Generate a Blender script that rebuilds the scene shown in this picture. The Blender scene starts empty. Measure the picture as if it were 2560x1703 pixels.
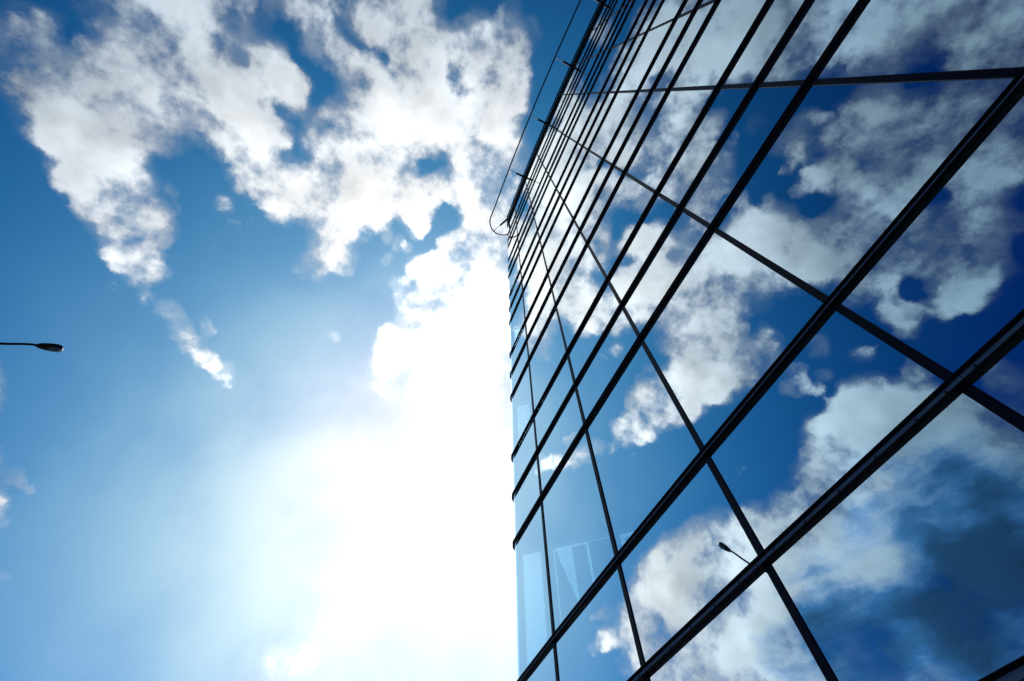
import bpy, bmesh, math, random
from mathutils import Vector, Matrix

SC = bpy.context.scene
COL = SC.collection
R = math.radians
EYE = Vector((0, 0, 1.6))      # camera height over the pavement
U = 2.2                        # metres from the camera to the glass; building modules are multiples of it

# ------------------------------------------------------------------ camera
cam = bpy.data.cameras.new('camera')
cam.sensor_width = 36.0
cam.lens = 15.5897
cam.clip_start = 0.05
cam.clip_end = 5000
co = bpy.data.objects.new('camera', cam)
COL.objects.link(co)
co.matrix_world = Matrix.Translation(EYE) @ Matrix([[0.404986, 0.80443, 0.434601], [0.914222, -0.34923, -0.205512], [-0.013545, 0.480552, -0.876862]]).to_4x4()
SC.camera = co

SC.view_settings.view_transform = 'Standard'
SC.view_settings.look = 'None'
SC.view_settings.exposure = 0.0
SC.view_settings.gamma = 1.0
SC.cycles.max_bounces = 10
SC.cycles.transparent_max_bounces = 12
SC.cycles.sample_clamp_indirect = 6

# ------------------------------------------------------------------ sun and sky
SUN = Vector((-0.7172, 0.1887, 0.6708)).normalized()
EL = math.asin(SUN.z)
AZ = math.atan2(SUN.x, SUN.y)
sl = bpy.data.lights.new('sun', 'SUN')
sl.energy = 3.0
sl.angle = R(0.5)
sl.color = (1.0, 0.95, 0.88)
so = bpy.data.objects.new('sun', sl)
so.rotation_euler = SUN.to_track_quat('Z', 'Y').to_euler()
so.location = (-40, 10, 60)
COL.objects.link(so)

# cloud puffs: unit direction, angular radius, density (negative = a gap)
PUFFS = [
    (-0.21909,-0.64171,0.73499,0.0272,0.6), (-0.20843,-0.63157,0.74678,0.0277,0.7), (-0.21249,-0.61938,0.75579,0.0236,0.8), (-0.23248,-0.63749,0.73455,0.0230,0.7),
    (-0.23934,-0.61927,0.74781,0.0286,0.8), (-0.23740,-0.60400,0.76081,0.0294,0.9), (-0.26251,-0.62219,0.73754,0.0239,0.6), (-0.18548,-0.63651,0.74863,0.0158,0.675),
    (-0.17761,-0.62274,0.76200,0.0139,0.54), (-0.22996,-0.58851,0.77510,0.0302,1), (-0.23296,-0.57061,0.78749,0.0363,1.1), (-0.21764,-0.55037,0.80605,0.0426,1.1),
    (-0.24804,-0.53785,0.80572,0.0439,1.2), (-0.26450,-0.56215,0.78360,0.0372,1), (-0.26216,-0.58392,0.76831,0.0307,0.9), (-0.27434,-0.59874,0.75249,0.0250,0.8),
    (-0.30810,-0.61208,0.72831,0.0197,0.4), (-0.32180,-0.60345,0.72959,0.0150,0.81), (-0.16520,-0.56072,0.81136,0.0359,1), (-0.13770,-0.57071,0.80952,0.0298,0.9),
    (-0.13511,-0.58486,0.79980,0.0242,0.7), (-0.18476,-0.54311,0.81909,0.0319,1), (-0.12078,-0.55010,0.82632,0.0254,0.7), (-0.10526,-0.53202,0.84017,0.0207,0.6),
    (-0.19198,-0.55760,0.80760,0.0365,1), (-0.11792,-0.51424,0.84950,0.0321,0.8), (-0.09623,-0.49499,0.86355,0.0325,0.9), (-0.08173,-0.47857,0.87424,0.0274,0.9),
    (-0.13673,-0.49451,0.85835,0.0334,1), (-0.17475,-0.49821,0.84927,0.0338,1.1), (-0.21304,-0.51437,0.83068,0.0393,1.1), (-0.22313,-0.49504,0.83973,0.0347,1.2),
    (-0.22752,-0.47563,0.84971,0.0297,1.2), (-0.25973,-0.50642,0.82224,0.0346,1.2), (-0.27951,-0.52415,0.80445,0.0339,1.1), (-0.28121,-0.54404,0.79053,0.0329,1),
    (-0.14419,-0.46054,0.87585,0.0291,0.9), (-0.16322,-0.44746,0.87928,0.0359,1.1), (-0.14827,-0.42930,0.89091,0.0242,0.9), (-0.18068,-0.42874,0.88518,0.0308,1.2),
    (-0.19254,-0.41014,0.89147,0.0253,1.2), (-0.21162,-0.43866,0.87338,0.0309,1.1), (-0.23845,-0.43853,0.86651,0.0249,1), (-0.19143,-0.45268,0.87088,0.0301,1.1),
    (-0.30343,-0.56996,0.76359,0.0264,0.9), (-0.32339,-0.55887,0.76360,0.0270,0.9), (-0.31938,-0.58097,0.74865,0.0260,0.7), (-0.29993,-0.59125,0.74864,0.0255,0.6),
    (-0.34486,-0.56891,0.74660,0.0266,0.9), (-0.35179,-0.55290,0.75534,0.0219,0.9), (-0.34251,-0.57980,0.73927,0.0209,0.6), (-0.30420,-0.53973,0.78495,0.0277,1),
    (-0.30444,-0.52347,0.79580,0.0227,0.9), (-0.33446,-0.53749,0.77410,0.0196,0.81), (-0.35425,-0.52099,0.77658,0.0230,0.8), (-0.35778,-0.51180,0.78106,0.0233,0.8),
    (-0.26804,-0.42690,0.86367,0.0223,1.215), (-0.26670,-0.40524,0.87444,0.0261,1.1), (-0.27833,-0.37937,0.88239,0.0303,1.2), (-0.29548,-0.38682,0.87353,0.0268,1.1),
    (-0.24341,-0.38190,0.89158,0.0266,0.9), (-0.22153,-0.36305,0.90505,0.0201,1.08), (-0.31159,-0.37082,0.87487,0.0239,1.35), (-0.26039,-0.45952,0.84914,0.0184,0.675),
    (-0.09596,-0.43779,0.89394,0.0175,0.81), (-0.10347,-0.41560,0.90364,0.0210,0.81), (-0.06751,-0.45179,0.88957,0.0225,0.7), (-0.05225,-0.43386,0.89946,0.0227,0.7),
    (-0.04763,-0.41375,0.90914,0.0232,0.5), (-0.11125,-0.39213,0.91316,0.0247,0.7), (-0.13900,-0.38104,0.91405,0.0254,0.8), (-0.12837,-0.53373,0.83585,0.0147,-0.8),
    (-0.11468,-0.52909,0.84078,0.0094,-0.6), (-0.15718,-0.58639,0.79463,0.0171,-0.7), (-0.18636,-0.59030,0.78538,0.0187,-0.7), (-0.19969,-0.60526,0.77058,0.0135,-0.5),
    (-0.11169,-0.46289,0.87935,0.0114,-0.9), (-0.24506,-0.42115,0.87326,0.0153,-1), (-0.11412,-0.42451,0.89820,0.0120,-0.8), (-0.07207,-0.44375,0.89325,0.0103,-0.5),
    (-0.18398,-0.47836,0.85867,0.0070,-0.6), (-0.06251,-0.38953,0.91889,0.0270,-0.8), (-0.01325,-0.34628,0.93804,0.0303,1), (-0.03848,-0.34740,0.93693,0.0277,1),
    (-0.05623,-0.33154,0.94176,0.0285,0.9), (-0.05391,-0.31307,0.94820,0.0225,1.08), (-0.06915,-0.30310,0.95045,0.0196,1.215), (-0.06195,-0.29491,0.95351,0.0197,1.215),
    (-0.07302,-0.28218,0.95658,0.0200,0.81), (-0.02267,-0.37089,0.92840,0.0179,0.945), (-0.02637,-0.39547,0.91810,0.0175,0.675), (-0.09025,-0.40147,0.91141,0.0212,1.08),
    (-0.10875,-0.38690,0.91569,0.0217,1.215), (-0.12431,-0.37812,0.91737,0.0221,1.35), (-0.12903,-0.35931,0.92426,0.0226,1.35), (-0.14522,-0.34970,0.92554,0.0230,1.35),
    (-0.16552,-0.34826,0.92267,0.0166,1.215), (-0.14627,-0.39684,0.90616,0.0188,1.08), (-0.17950,-0.39592,0.90057,0.0223,1.08), (-0.21333,-0.39450,0.89379,0.0259,0.8),
    (-0.22379,-0.36859,0.90225,0.0234,1.215), (-0.25225,-0.36784,0.89502,0.0270,1), (0.02024,-0.29112,0.95647,0.0248,0.8), (0.03461,-0.26168,0.96453,0.0282,1),
    (0.04626,-0.23755,0.97027,0.0317,1.1), (0.05779,-0.21992,0.97380,0.0317,1), (0.07525,-0.18961,0.97897,0.0255,0.8), (0.01800,-0.25066,0.96791,0.0225,0.945),
    (0.00365,-0.26061,0.96544,0.0193,0.945), (0.00379,-0.23295,0.97248,0.0230,0.675), (-0.02278,-0.23271,0.97228,0.0235,0.675), (-0.01361,-0.28321,0.95896,0.0224,0.405),
    (0.04471,-0.18738,0.98127,0.0197,0.675), (0.04235,-0.16438,0.98549,0.0267,0.8), (0.03058,-0.17554,0.98400,0.0234,1.215), (0.03688,-0.14739,0.98839,0.0237,0.945),
    (0.01001,-0.17649,0.98425,0.0272,1), (0.00717,-0.15273,0.98824,0.0276,1), (-0.02004,-0.19710,0.98018,0.0206,1.485), (-0.02930,-0.18678,0.98196,0.0208,1.485),
    (-0.02642,-0.16481,0.98597,0.0316,1), (-0.03607,-0.13811,0.98976,0.0359,1.1), (-0.05806,-0.15445,0.98629,0.0433,1.2), (-0.08016,-0.17078,0.98204,0.0435,1.2),
    (-0.06836,-0.12700,0.98954,0.0368,1.1), (-0.04893,-0.21443,0.97551,0.0173,-0.6), (-0.08262,-0.27293,0.95848,0.0271,0.8), (-0.07752,-0.24624,0.96610,0.0275,0.9),
    (-0.08153,-0.22340,0.97131,0.0280,1), (-0.05837,-0.26535,0.96238,0.0201,0.675), (-0.09801,-0.27589,0.95618,0.0170,0.81), (-0.14990,-0.26219,0.95330,0.0283,1),
    (-0.14828,-0.24102,0.95913,0.0359,1), (-0.18210,-0.26756,0.94618,0.0358,1), (-0.20347,-0.28279,0.93735,0.0357,1.1), (-0.18222,-0.23120,0.95569,0.0514,1.3),
    (-0.15154,-0.19494,0.96904,0.0519,1.3), (-0.11938,-0.17389,0.97750,0.0444,1.2), (-0.11784,-0.13436,0.98390,0.0453,1.2), (-0.18043,-0.17003,0.96878,0.0458,1.3),
    (-0.22401,-0.21860,0.94975,0.0452,1.3), (-0.24415,-0.24979,0.93701,0.0372,1.2), (-0.10917,-0.09598,0.98938,0.0383,1), (-0.14400,-0.08324,0.98607,0.0392,1.1),
    (-0.03989,-0.07972,0.99602,0.0370,0.8), (-0.05000,-0.05049,0.99747,0.0377,0.9), (-0.09008,-0.05199,0.99458,0.0464,1), (-0.07033,-0.02510,0.99721,0.0386,1),
    (-0.06074,0.01492,0.99804,0.0311,0.8), (-0.03390,-0.01399,0.99933,0.0303,0.8), (-0.13512,-0.04321,0.98989,0.0397,1.1), (-0.12586,-0.00249,0.99204,0.0481,1.1),
    (-0.10583,0.04333,0.99344,0.0402,1), (-0.16909,0.01525,0.98548,0.0494,1.2), (0.02843,-0.12115,0.99223,0.0242,1.35), (0.05241,-0.09840,0.99377,0.0274,1.1),
    (0.07563,-0.09152,0.99293,0.0236,1.08), (0.03812,-0.06870,0.99691,0.0352,1.2), (0.02939,-0.04039,0.99875,0.0323,1.3), (0.02973,-0.00687,0.99953,0.0327,1.3),
    (0.05699,-0.01046,0.99832,0.0284,1), (0.08334,-0.01392,0.99642,0.0243,1.08), (0.09120,-0.04192,0.99495,0.0238,0.945), (0.11615,-0.04475,0.99222,0.0200,0.81),
    (0.01118,0.01850,0.99977,0.0223,1.35), (0.01986,-0.07784,0.99677,0.0249,1.35), (0.11769,0.00304,0.99305,0.0169,0.675), (-0.00478,-0.00041,0.99999,0.0261,1.08),
    (-0.01430,-0.08936,0.99590,0.0275,-1), (0.01634,-0.13256,0.99104,0.0153,-0.7), (-0.16849,-0.08281,0.98222,0.0286,-1.5), (-0.16660,-0.04865,0.98482,0.0241,-1.5),
    (-0.19065,-0.09618,0.97693,0.0175,-1.1), (-0.19467,-0.11596,0.97399,0.0134,-0.9), (-0.12978,-0.22423,0.96585,0.0180,-0.7), (-0.11080,-0.18053,0.97731,0.0110,-0.5),
    (-0.11899,-0.29107,0.94927,0.0307,-0.6), (-0.09680,-0.34777,0.93257,0.0128,-0.6), (-0.32215,-0.33697,0.88469,0.0283,1), (-0.31398,-0.31323,0.89627,0.0324,1.1),
    (-0.29110,-0.31312,0.90400,0.0287,1.1), (-0.34769,-0.32309,0.88018,0.0216,1.485), (-0.33476,-0.35228,0.87398,0.0175,1.08), (-0.31638,-0.36350,0.87623,0.0207,0.945),
    (-0.31719,-0.27809,0.90668,0.0297,1), (-0.34759,-0.27569,0.89620,0.0224,1.215), (-0.35045,-0.26055,0.89961,0.0151,1.08), (-0.27952,-0.23905,0.92991,0.0454,1.4),
    (-0.25960,-0.20743,0.94318,0.0538,1.4), (-0.25334,-0.17003,0.95232,0.0471,1.3), (-0.31051,-0.21405,0.92616,0.0427,1.4), (-0.33701,-0.22057,0.91530,0.0272,1.62),
    (-0.30774,-0.18373,0.93356,0.0316,1.3), (-0.31462,-0.15716,0.93612,0.0201,1.485), (-0.23918,-0.13388,0.96170,0.0398,1.2), (-0.31291,-0.24339,0.91807,0.0380,1.2),
    (-0.25244,-0.10380,0.96203,0.0406,1.3), (-0.26575,-0.07283,0.96129,0.0248,1.485), (-0.22867,-0.08661,0.96964,0.0325,1.1), (-0.28667,-0.08254,0.95447,0.0207,1.215),
    (-0.29315,-0.14411,0.94514,0.0193,-1.1), (-0.29871,-0.06921,0.95183,0.0125,0.945), (-0.21941,-0.06383,0.97354,0.0245,1.35), (-0.21413,-0.03024,0.97634,0.0165,1.215),
    (-0.19742,-0.07208,0.97767,0.0202,1.35), (-0.23964,-0.02929,0.97042,0.0300,-1.5), (-0.27283,-0.02536,0.96173,0.0220,-1), (-0.24820,-0.00771,0.96868,0.0219,-1.2),
    (-0.18637,-0.00506,0.98247,0.0412,1.3), (-0.21341,0.03356,0.97639,0.0421,1.4), (-0.24679,0.03805,0.96832,0.0384,1.3), (-0.24591,0.01904,0.96911,0.0255,1.485),
    (-0.23319,0.07000,0.96991,0.0428,1.3), (-0.17023,0.05259,0.98400,0.0499,1.3), (-0.28270,0.01540,0.95909,0.0214,1.35), (-0.29673,0.00250,0.95496,0.0214,1.35),
    (-0.30749,-0.00243,0.95155,0.0172,1.215), (-0.27162,0.10553,0.95660,0.0436,1.4), (-0.30487,0.09094,0.94804,0.0439,1.4), (-0.31368,0.13339,0.94011,0.0443,1.4),
    (-0.30981,0.03586,0.95012,0.0226,-1), (-0.30251,0.13824,0.94307,0.0177,-1.4), (-0.38038,-0.01003,0.92477,0.0347,1.3), (-0.35304,0.01601,0.93547,0.0348,1.3),
    (-0.36189,0.03848,0.93143,0.0395,1.3), (-0.35217,0.06295,0.93382,0.0353,1.3), (-0.39624,0.00570,0.91813,0.0175,1.35), (-0.34974,0.09074,0.93244,0.0443,1.4),
    (-0.36782,0.07913,0.92652,0.0222,-1.5), (-0.40591,0.03786,0.91313,0.0282,-1.2), (-0.42991,0.01965,0.90266,0.0351,1.2), (-0.43268,0.05863,0.89964,0.0532,1.4),
    (-0.41670,0.09991,0.90354,0.0625,1.5), (-0.38128,0.14312,0.91332,0.0627,1.5), (-0.45610,-0.00653,0.88990,0.0348,1.2), (-0.47526,0.01080,0.87978,0.0263,1.35),
    (-0.47114,0.04652,0.88083,0.0618,1.4), (-0.47536,0.12521,0.87084,0.0805,1.6), (-0.49056,-0.01031,0.87135,0.0217,1.215), (-0.51949,-0.02508,0.85411,0.0344,1),
    (-0.52607,0.00505,0.85043,0.0521,1), (-0.54509,-0.03176,0.83777,0.0299,1.08), (-0.50657,-0.06171,0.85999,0.0153,0.945), (-0.38194,-0.23550,0.89368,0.0271,1.215),
    (-0.37045,-0.22446,0.90133,0.0273,1.35), (-0.40140,-0.22127,0.88877,0.0235,1.35), (-0.40225,-0.19801,0.89386,0.0278,1.62), (-0.41457,-0.18572,0.89086,0.0200,1.485),
    (-0.43424,-0.23929,0.86844,0.0232,1.215), (-0.44664,-0.24208,0.86134,0.0154,1.08), (-0.41619,-0.23100,0.87944,0.0233,1.215), (-0.35105,-0.23844,0.90549,0.0231,0.945),
    (-0.35785,-0.18631,0.91501,0.0120,0.81), (-0.33764,-0.12817,0.93251,0.0098,0.81), (-0.34682,-0.09485,0.93313,0.0125,0.945), (-0.34649,-0.07749,0.93485,0.0101,0.945),
    (-0.37728,-0.10919,0.91964,0.0100,0.675), (-0.41409,-0.06880,0.90763,0.0128,0.81), (-0.43502,-0.05597,0.89868,0.0128,0.945), (-0.54980,-0.15174,0.82140,0.0081,0.81),
    (-0.31293,-0.07265,0.94699,0.0101,0.81), (-0.37849,-0.56140,0.73591,0.0189,1.35), (-0.38608,-0.54492,0.74431,0.0222,1), (-0.40239,-0.53702,0.74141,0.0196,1.215),
    (-0.41263,-0.52853,0.74189,0.0113,1.08), (-0.39843,-0.54559,0.73729,0.0166,1.215), (-0.37754,-0.56867,0.73081,0.0133,1.08), (-0.36493,-0.51431,0.77609,0.0174,1.215),
    (-0.38279,-0.50991,0.77037,0.0175,1.215), (-0.39966,-0.50128,0.76746,0.0207,1.35), (-0.40257,-0.48739,0.77485,0.0211,1.485), (-0.41979,-0.47810,0.77149,0.0213,1.485),
    (-0.43618,-0.46410,0.77095,0.0155,1.485), (-0.42270,-0.49061,0.76199,0.0180,1.215), (-0.39428,-0.48061,0.78330,0.0122,1.08), (-0.44753,-0.45594,0.76931,0.0094,1.215),
    (-0.42716,-0.51051,0.74627,0.0175,1.08), (-0.44554,-0.50928,0.73629,0.0145,1.08), (-0.43172,-0.51732,0.73891,0.0115,0.945), (-0.43811,-0.50323,0.74486,0.0117,1.08),
    (-0.43116,-0.52926,0.73075,0.0113,0.54), (-0.47176,-0.50124,0.72540,0.0117,0.945), (-0.47862,-0.48653,0.73090,0.0179,1.215), (-0.48914,-0.47443,0.73189,0.0182,1.215),
    (-0.49914,-0.45763,0.73582,0.0173,1.35), (-0.49148,-0.44871,0.74640,0.0138,1.215), (-0.47445,-0.46137,0.74969,0.0155,1.08), (-0.46543,-0.48215,0.74223,0.0181,0.945),
    (-0.45191,-0.47756,0.75346,0.0122,0.81), (-0.46153,-0.46092,0.75798,0.0112,0.81), (-0.52874,-0.44700,0.72154,0.0074,0.675), (-0.53094,-0.43925,0.72468,0.0075,0.675),
    (-0.54046,-0.44258,0.71556,0.0062,0.608), (-0.54670,-0.41405,0.72779,0.0116,1.215), (-0.55784,-0.40218,0.72600,0.0130,1.35), (-0.57195,-0.38879,0.72230,0.0131,1.485),
    (-0.58602,-0.37506,0.71827,0.0119,1.35), (-0.60043,-0.36613,0.71094,0.0106,1.215), (-0.60526,-0.35057,0.71467,0.0121,0.743), (-0.61607,-0.33461,0.71308,0.0123,0.743),
    (-0.58783,-0.36098,0.72398,0.0101,0.472), (-0.55655,-0.36318,0.74723,0.0082,0.945), (-0.56813,-0.35285,0.74346,0.0103,1.215), (-0.36602,-0.47411,0.80078,0.0092,0.608),
    (-0.38275,-0.46263,0.79967,0.0075,0.608), (-0.35850,-0.47129,0.80583,0.0074,0.608), (-0.35710,-0.39925,0.84444,0.0134,0.675), (-0.62102,-0.32099,0.71505,0.0110,0.608),
    (-0.62882,-0.30571,0.71493,0.0125,0.743), (-0.64279,-0.29305,0.70778,0.0084,0.54), (-0.53407,0.12190,0.83661,0.0799,0.7), (-0.57562,0.04572,0.81644,0.0608,0.5),
    (-0.55848,0.20073,0.80487,0.0798,0.7), (-0.61403,0.11045,0.78151,0.0694,0.4), (-0.59127,-0.06324,0.80399,0.0334,0.4), (-0.74092,-0.46059,0.48877,0.0070,0.675),
    (-0.74791,-0.45146,0.48663,0.0060,0.675), (-0.75527,-0.44039,0.48540,0.0061,0.81), (-0.78084,-0.44422,0.43928,0.0067,0.405), (-0.82430,-0.40690,0.39366,0.0065,0.405),
    (-0.92002,-0.04824,0.38889,0.0231,0.4), (-0.91668,-0.01467,0.39936,0.0237,0.5), (-0.91304,0.02141,0.40730,0.0219,0.4), (-0.92399,-0.01240,0.38221,0.0261,0.4),
    (-0.71342,-0.53039,0.45795,0.0394,1.625), (-0.65227,-0.58089,0.48694,0.0503,1.75), (-0.71885,-0.55541,0.41805,0.0409,1.625), (-0.73497,-0.50703,0.45026,0.0201,1.35),
    (-0.60493,-0.60382,0.51910,0.0437,1.625), (-0.56357,-0.62541,0.53968,0.0365,1.5), (-0.27424,-0.75025,0.60160,0.0334,1.5), (-0.32173,-0.75131,0.57621,0.0300,1.5),
    (0.22757,-0.18496,0.95604,0.0301,1.5), (0.18586,-0.19972,0.96207,0.0310,1.5), (0.14967,-0.19978,0.96834,0.0283,1.5), (0.10544,-0.20278,0.97353,0.0292,1.5),
    (0.21243,-0.22906,0.94995,0.0335,1.5), (0.24268,-0.22150,0.94448,0.0392,1.5), (0.25222,-0.26056,0.93193,0.0450,1.375), (0.23197,-0.30692,0.92303,0.0454,1.375),
    (0.27245,-0.31051,0.91069,0.0497,1.375), (0.25456,-0.36066,0.89729,0.0437,1.375), (0.22850,-0.34628,0.90988,0.0258,1.375), (0.30048,-0.33517,0.89296,0.0478,1.375),
    (0.28954,-0.38463,0.87649,0.0476,1.25), (0.25264,-0.40274,0.87976,0.0277,1.25), (0.19115,-0.27657,0.94179,0.0271,1.25), (0.21736,-0.27263,0.93724,0.0331,1.25),
    (0.28249,-0.42853,0.85823,0.0294,1), (0.31975,-0.40154,0.85821,0.0455,1.125), (0.30979,-0.45175,0.83663,0.0337,1.25), (0.33977,-0.44095,0.83073,0.0380,1.125),
    (0.30473,-0.48393,0.82034,0.0250,1.125), (0.33484,-0.48804,0.80604,0.0319,1.125), (0.35993,-0.49865,0.78854,0.0407,1.25), (0.33607,-0.52117,0.78450,0.0311,1.125),
    (0.35265,-0.53749,0.76599,0.0399,1.25), (0.37504,-0.52892,0.76131,0.0387,1.125), (0.36522,-0.55906,0.74435,0.0383,1.25), (0.37208,-0.57947,0.72510,0.0417,1.375),
    (0.34767,-0.60938,0.71259,0.0280,1.375), (0.34143,-0.59286,0.72934,0.0192,0.875), (0.29626,-0.50725,0.80928,0.0221,0.875), (0.29363,-0.52990,0.79561,0.0191,0.945),
    (0.28191,-0.48735,0.82645,0.0143,0.675), (0.32007,-0.57994,0.74915,0.0201,0.75), (0.33024,-0.54937,0.76755,0.0255,1), (0.31459,-0.54523,0.77702,0.0220,-1.3),
    (0.30122,-0.54522,0.78231,0.0181,-1.2), (0.30349,-0.49568,0.81375,0.0083,-0.8), (0.37056,-0.50000,0.78274,0.0110,-1), (0.34710,-0.57997,0.73700,0.0155,-0.9),
    (0.19614,-0.30397,0.93227,0.0188,-0.8), (0.20783,-0.36221,0.90863,0.0209,-1), (0.07606,-0.20755,0.97526,0.0224,1.485), (0.07142,-0.24881,0.96592,0.0187,0.945),
    (0.09328,-0.27765,0.95614,0.0257,1.08), (0.06180,-0.31338,0.94762,0.0300,1), (0.02932,-0.29867,0.95391,0.0231,0.945), (0.02930,-0.34898,0.93667,0.0191,1.08),
    (0.13223,-0.29362,0.94673,0.0213,1.08), (0.13239,-0.26099,0.95622,0.0178,0.945), (0.12355,-0.22523,0.96644,0.0180,0.945), (0.17358,-0.10583,0.97912,0.0178,1.215),
    (0.12247,-0.37082,0.92059,0.0177,1.35), (0.09865,-0.37094,0.92340,0.0216,1.485), (0.06144,-0.37847,0.92357,0.0296,1.5), (0.03249,-0.38777,0.92119,0.0302,1.625),
    (0.07051,-0.41177,0.90856,0.0255,1.485), (0.03557,-0.42521,0.90439,0.0261,1.485), (0.00612,-0.41883,0.90805,0.0267,1.485), (-0.00050,-0.43823,0.89886,0.0190,1.215),
    (0.08568,-0.42488,0.90119,0.0086,1.215), (0.11279,-0.41478,0.90290,0.0063,1.08), (0.12740,-0.41240,0.90205,0.0049,0.945), (-0.02230,-0.44639,0.89456,0.0154,0.945),
    (-0.04133,-0.42888,0.90241,0.0235,0.945), (0.04179,-0.45184,0.89112,0.0147,0.675), (0.13976,-0.37435,0.91669,0.0139,0.945), (0.11117,-0.33142,0.93691,0.0180,1.08),
    (0.11733,-0.31144,0.94300,0.0287,1.125), (0.15779,-0.31594,0.93557,0.0173,1.215), (0.17699,-0.32556,0.92881,0.0136,0.945), (0.08999,-0.32078,0.94287,0.0220,1.215),
    (0.08663,-0.35500,0.93084,0.0073,-0.9), (0.10198,-0.39035,0.91500,0.0057,-0.8), (0.15922,-0.48997,0.85708,0.0228,1.215), (0.13610,-0.48977,0.86116,0.0200,1.215),
    (0.17612,-0.49374,0.85159,0.0160,0.945), (0.19360,-0.49946,0.84443,0.0094,0.675), (0.12535,-0.51321,0.84906,0.0133,0.81), (0.14055,-0.51246,0.84713,0.0164,0.945),
    (0.10394,-0.51765,0.84926,0.0081,0.675), (0.15223,-0.43115,0.88935,0.0101,0.472), (0.19798,-0.50824,0.83815,0.0062,0.54), (0.24557,-0.54930,0.79872,0.0286,1.25),
    (0.22352,-0.54548,0.80777,0.0295,1.375), (0.19516,-0.54492,0.81546,0.0274,1.375), (0.18038,-0.54441,0.81919,0.0216,1.35), (0.20231,-0.57201,0.79491,0.0355,1.375),
    (0.23346,-0.57885,0.78130,0.0284,1.25), (0.23261,-0.60324,0.76289,0.0222,1.125), (0.20202,-0.59750,0.77600,0.0348,1.375), (0.16914,-0.59055,0.78908,0.0363,1.5),
    (0.14092,-0.59389,0.79211,0.0310,1.375), (0.12657,-0.57006,0.81180,0.0224,1.35), (0.11907,-0.55745,0.82163,0.0208,1.35), (0.10266,-0.54998,0.82885,0.0146,1.215),
    (0.08254,-0.55032,0.83087,0.0101,1.08), (0.11709,-0.59316,0.79652,0.0286,1.375), (0.12835,-0.62306,0.77157,0.0368,1.5), (0.17029,-0.62954,0.75808,0.0350,1.375),
    (0.20525,-0.62805,0.75061,0.0337,1.25), (0.25191,-0.61512,0.74711,0.0268,1), (0.27610,-0.58705,0.76101,0.0213,0.75), (0.28774,-0.59914,0.74715,0.0207,0.875),
    (0.28590,-0.62107,0.72975,0.0203,1), (0.24591,-0.64057,0.72746,0.0263,1.125), (0.20450,-0.65037,0.73157,0.0274,1.125), (0.15055,-0.65658,0.73907,0.0348,1.375),
    (0.08755,-0.63310,0.76910,0.0379,1.375), (0.05130,-0.61661,0.78560,0.0264,1.125), (0.03082,-0.59938,0.79987,0.0306,1.375), (0.03915,-0.63462,0.77183,0.0394,1.5),
    (0.06116,-0.66381,0.74540,0.0376,1.5), (0.09871,-0.67069,0.73514,0.0301,1.25), (0.02198,-0.56096,0.82755,0.0247,1.35), (0.01581,-0.53807,0.84275,0.0251,1.35),
    (-0.00998,-0.52496,0.85107,0.0294,1.375), (-0.00031,-0.49822,0.86705,0.0222,1.215), (0.02243,-0.47799,0.87808,0.0133,0.945), (-0.02288,-0.54583,0.83759,0.0367,1.375),
    (-0.01594,-0.58186,0.81313,0.0357,1.375), (-0.05326,-0.52672,0.84837,0.0378,1.375), (-0.07908,-0.56781,0.81935,0.0374,1.375), (-0.06136,-0.59237,0.80333,0.0364,1.375),
    (-0.02824,-0.61326,0.78938,0.0351,1.25), (0.00321,-0.63201,0.77495,0.0338,1.375), (0.01220,-0.66526,0.74651,0.0326,1.375), (0.01784,-0.69219,0.72149,0.0315,1.375),
    (-0.01448,-0.68901,0.72460,0.0227,1.08), (0.05027,-0.52470,0.84980,0.0099,1.08), (0.26839,-0.57041,0.77627,0.0137,-0.7), (0.22920,-0.59415,0.77101,0.0090,-1.2),
    (0.26098,-0.59479,0.76034,0.0108,-0.8), (0.08730,-0.57772,0.81155,0.0172,-0.9), (0.06862,-0.57423,0.81581,0.0148,-0.9), (0.08356,-0.60585,0.79118,0.0143,-0.9),
    (0.24910,-0.51452,0.82050,0.0175,-0.6), (0.18415,-0.65176,0.73573,0.0225,1), (0.21318,-0.66465,0.71610,0.0320,1.25), (0.26679,-0.64411,0.71690,0.0305,1.125),
    (0.29073,-0.64369,0.70791,0.0246,1.125), (0.26459,-0.67484,0.68890,0.0246,1.125), (0.22612,-0.68563,0.69194,0.0307,1.25), (0.18827,-0.70085,0.68801,0.0316,1.125),
    (0.21854,-0.70492,0.67478,0.0252,1.125), (0.14441,-0.71034,0.68889,0.0329,1.25), (0.15980,-0.72980,0.66472,0.0314,1.125), (0.09126,-0.70174,0.70656,0.0351,1.25),
    (0.10948,-0.72357,0.68151,0.0391,1.25), (0.12131,-0.74586,0.65496,0.0267,1.125), (0.04335,-0.69285,0.71978,0.0309,1.375), (0.00912,-0.70138,0.71273,0.0251,1.25),
    (0.05948,-0.70221,0.70948,0.0241,1.125), (0.06698,-0.75434,0.65306,0.0279,1.25), (0.09170,-0.75542,0.64879,0.0272,1.125), (0.03557,-0.76287,0.64557,0.0238,1.25),
    (0.05319,-0.77188,0.63354,0.0209,1.125), (0.01688,-0.76813,0.64008,0.0126,1.08), (-0.01362,-0.73911,0.67345,0.0183,1.35), (-0.00780,-0.74883,0.66272,0.0150,1.35),
    (-0.02236,-0.73459,0.67815,0.0123,1.215), (-0.03087,-0.75594,0.65391,0.0121,1.215), (0.04984,-0.73670,0.67439,0.0116,0.54), (0.17082,-0.67558,0.71723,0.0189,-1.5),
    (0.15264,-0.68123,0.71598,0.0124,-1.1), (0.19100,-0.73324,0.65260,0.0140,-1.2), (0.13412,-0.76776,0.62654,0.0173,-1.2), (0.08173,-0.69198,0.71727,0.0096,-1),
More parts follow.
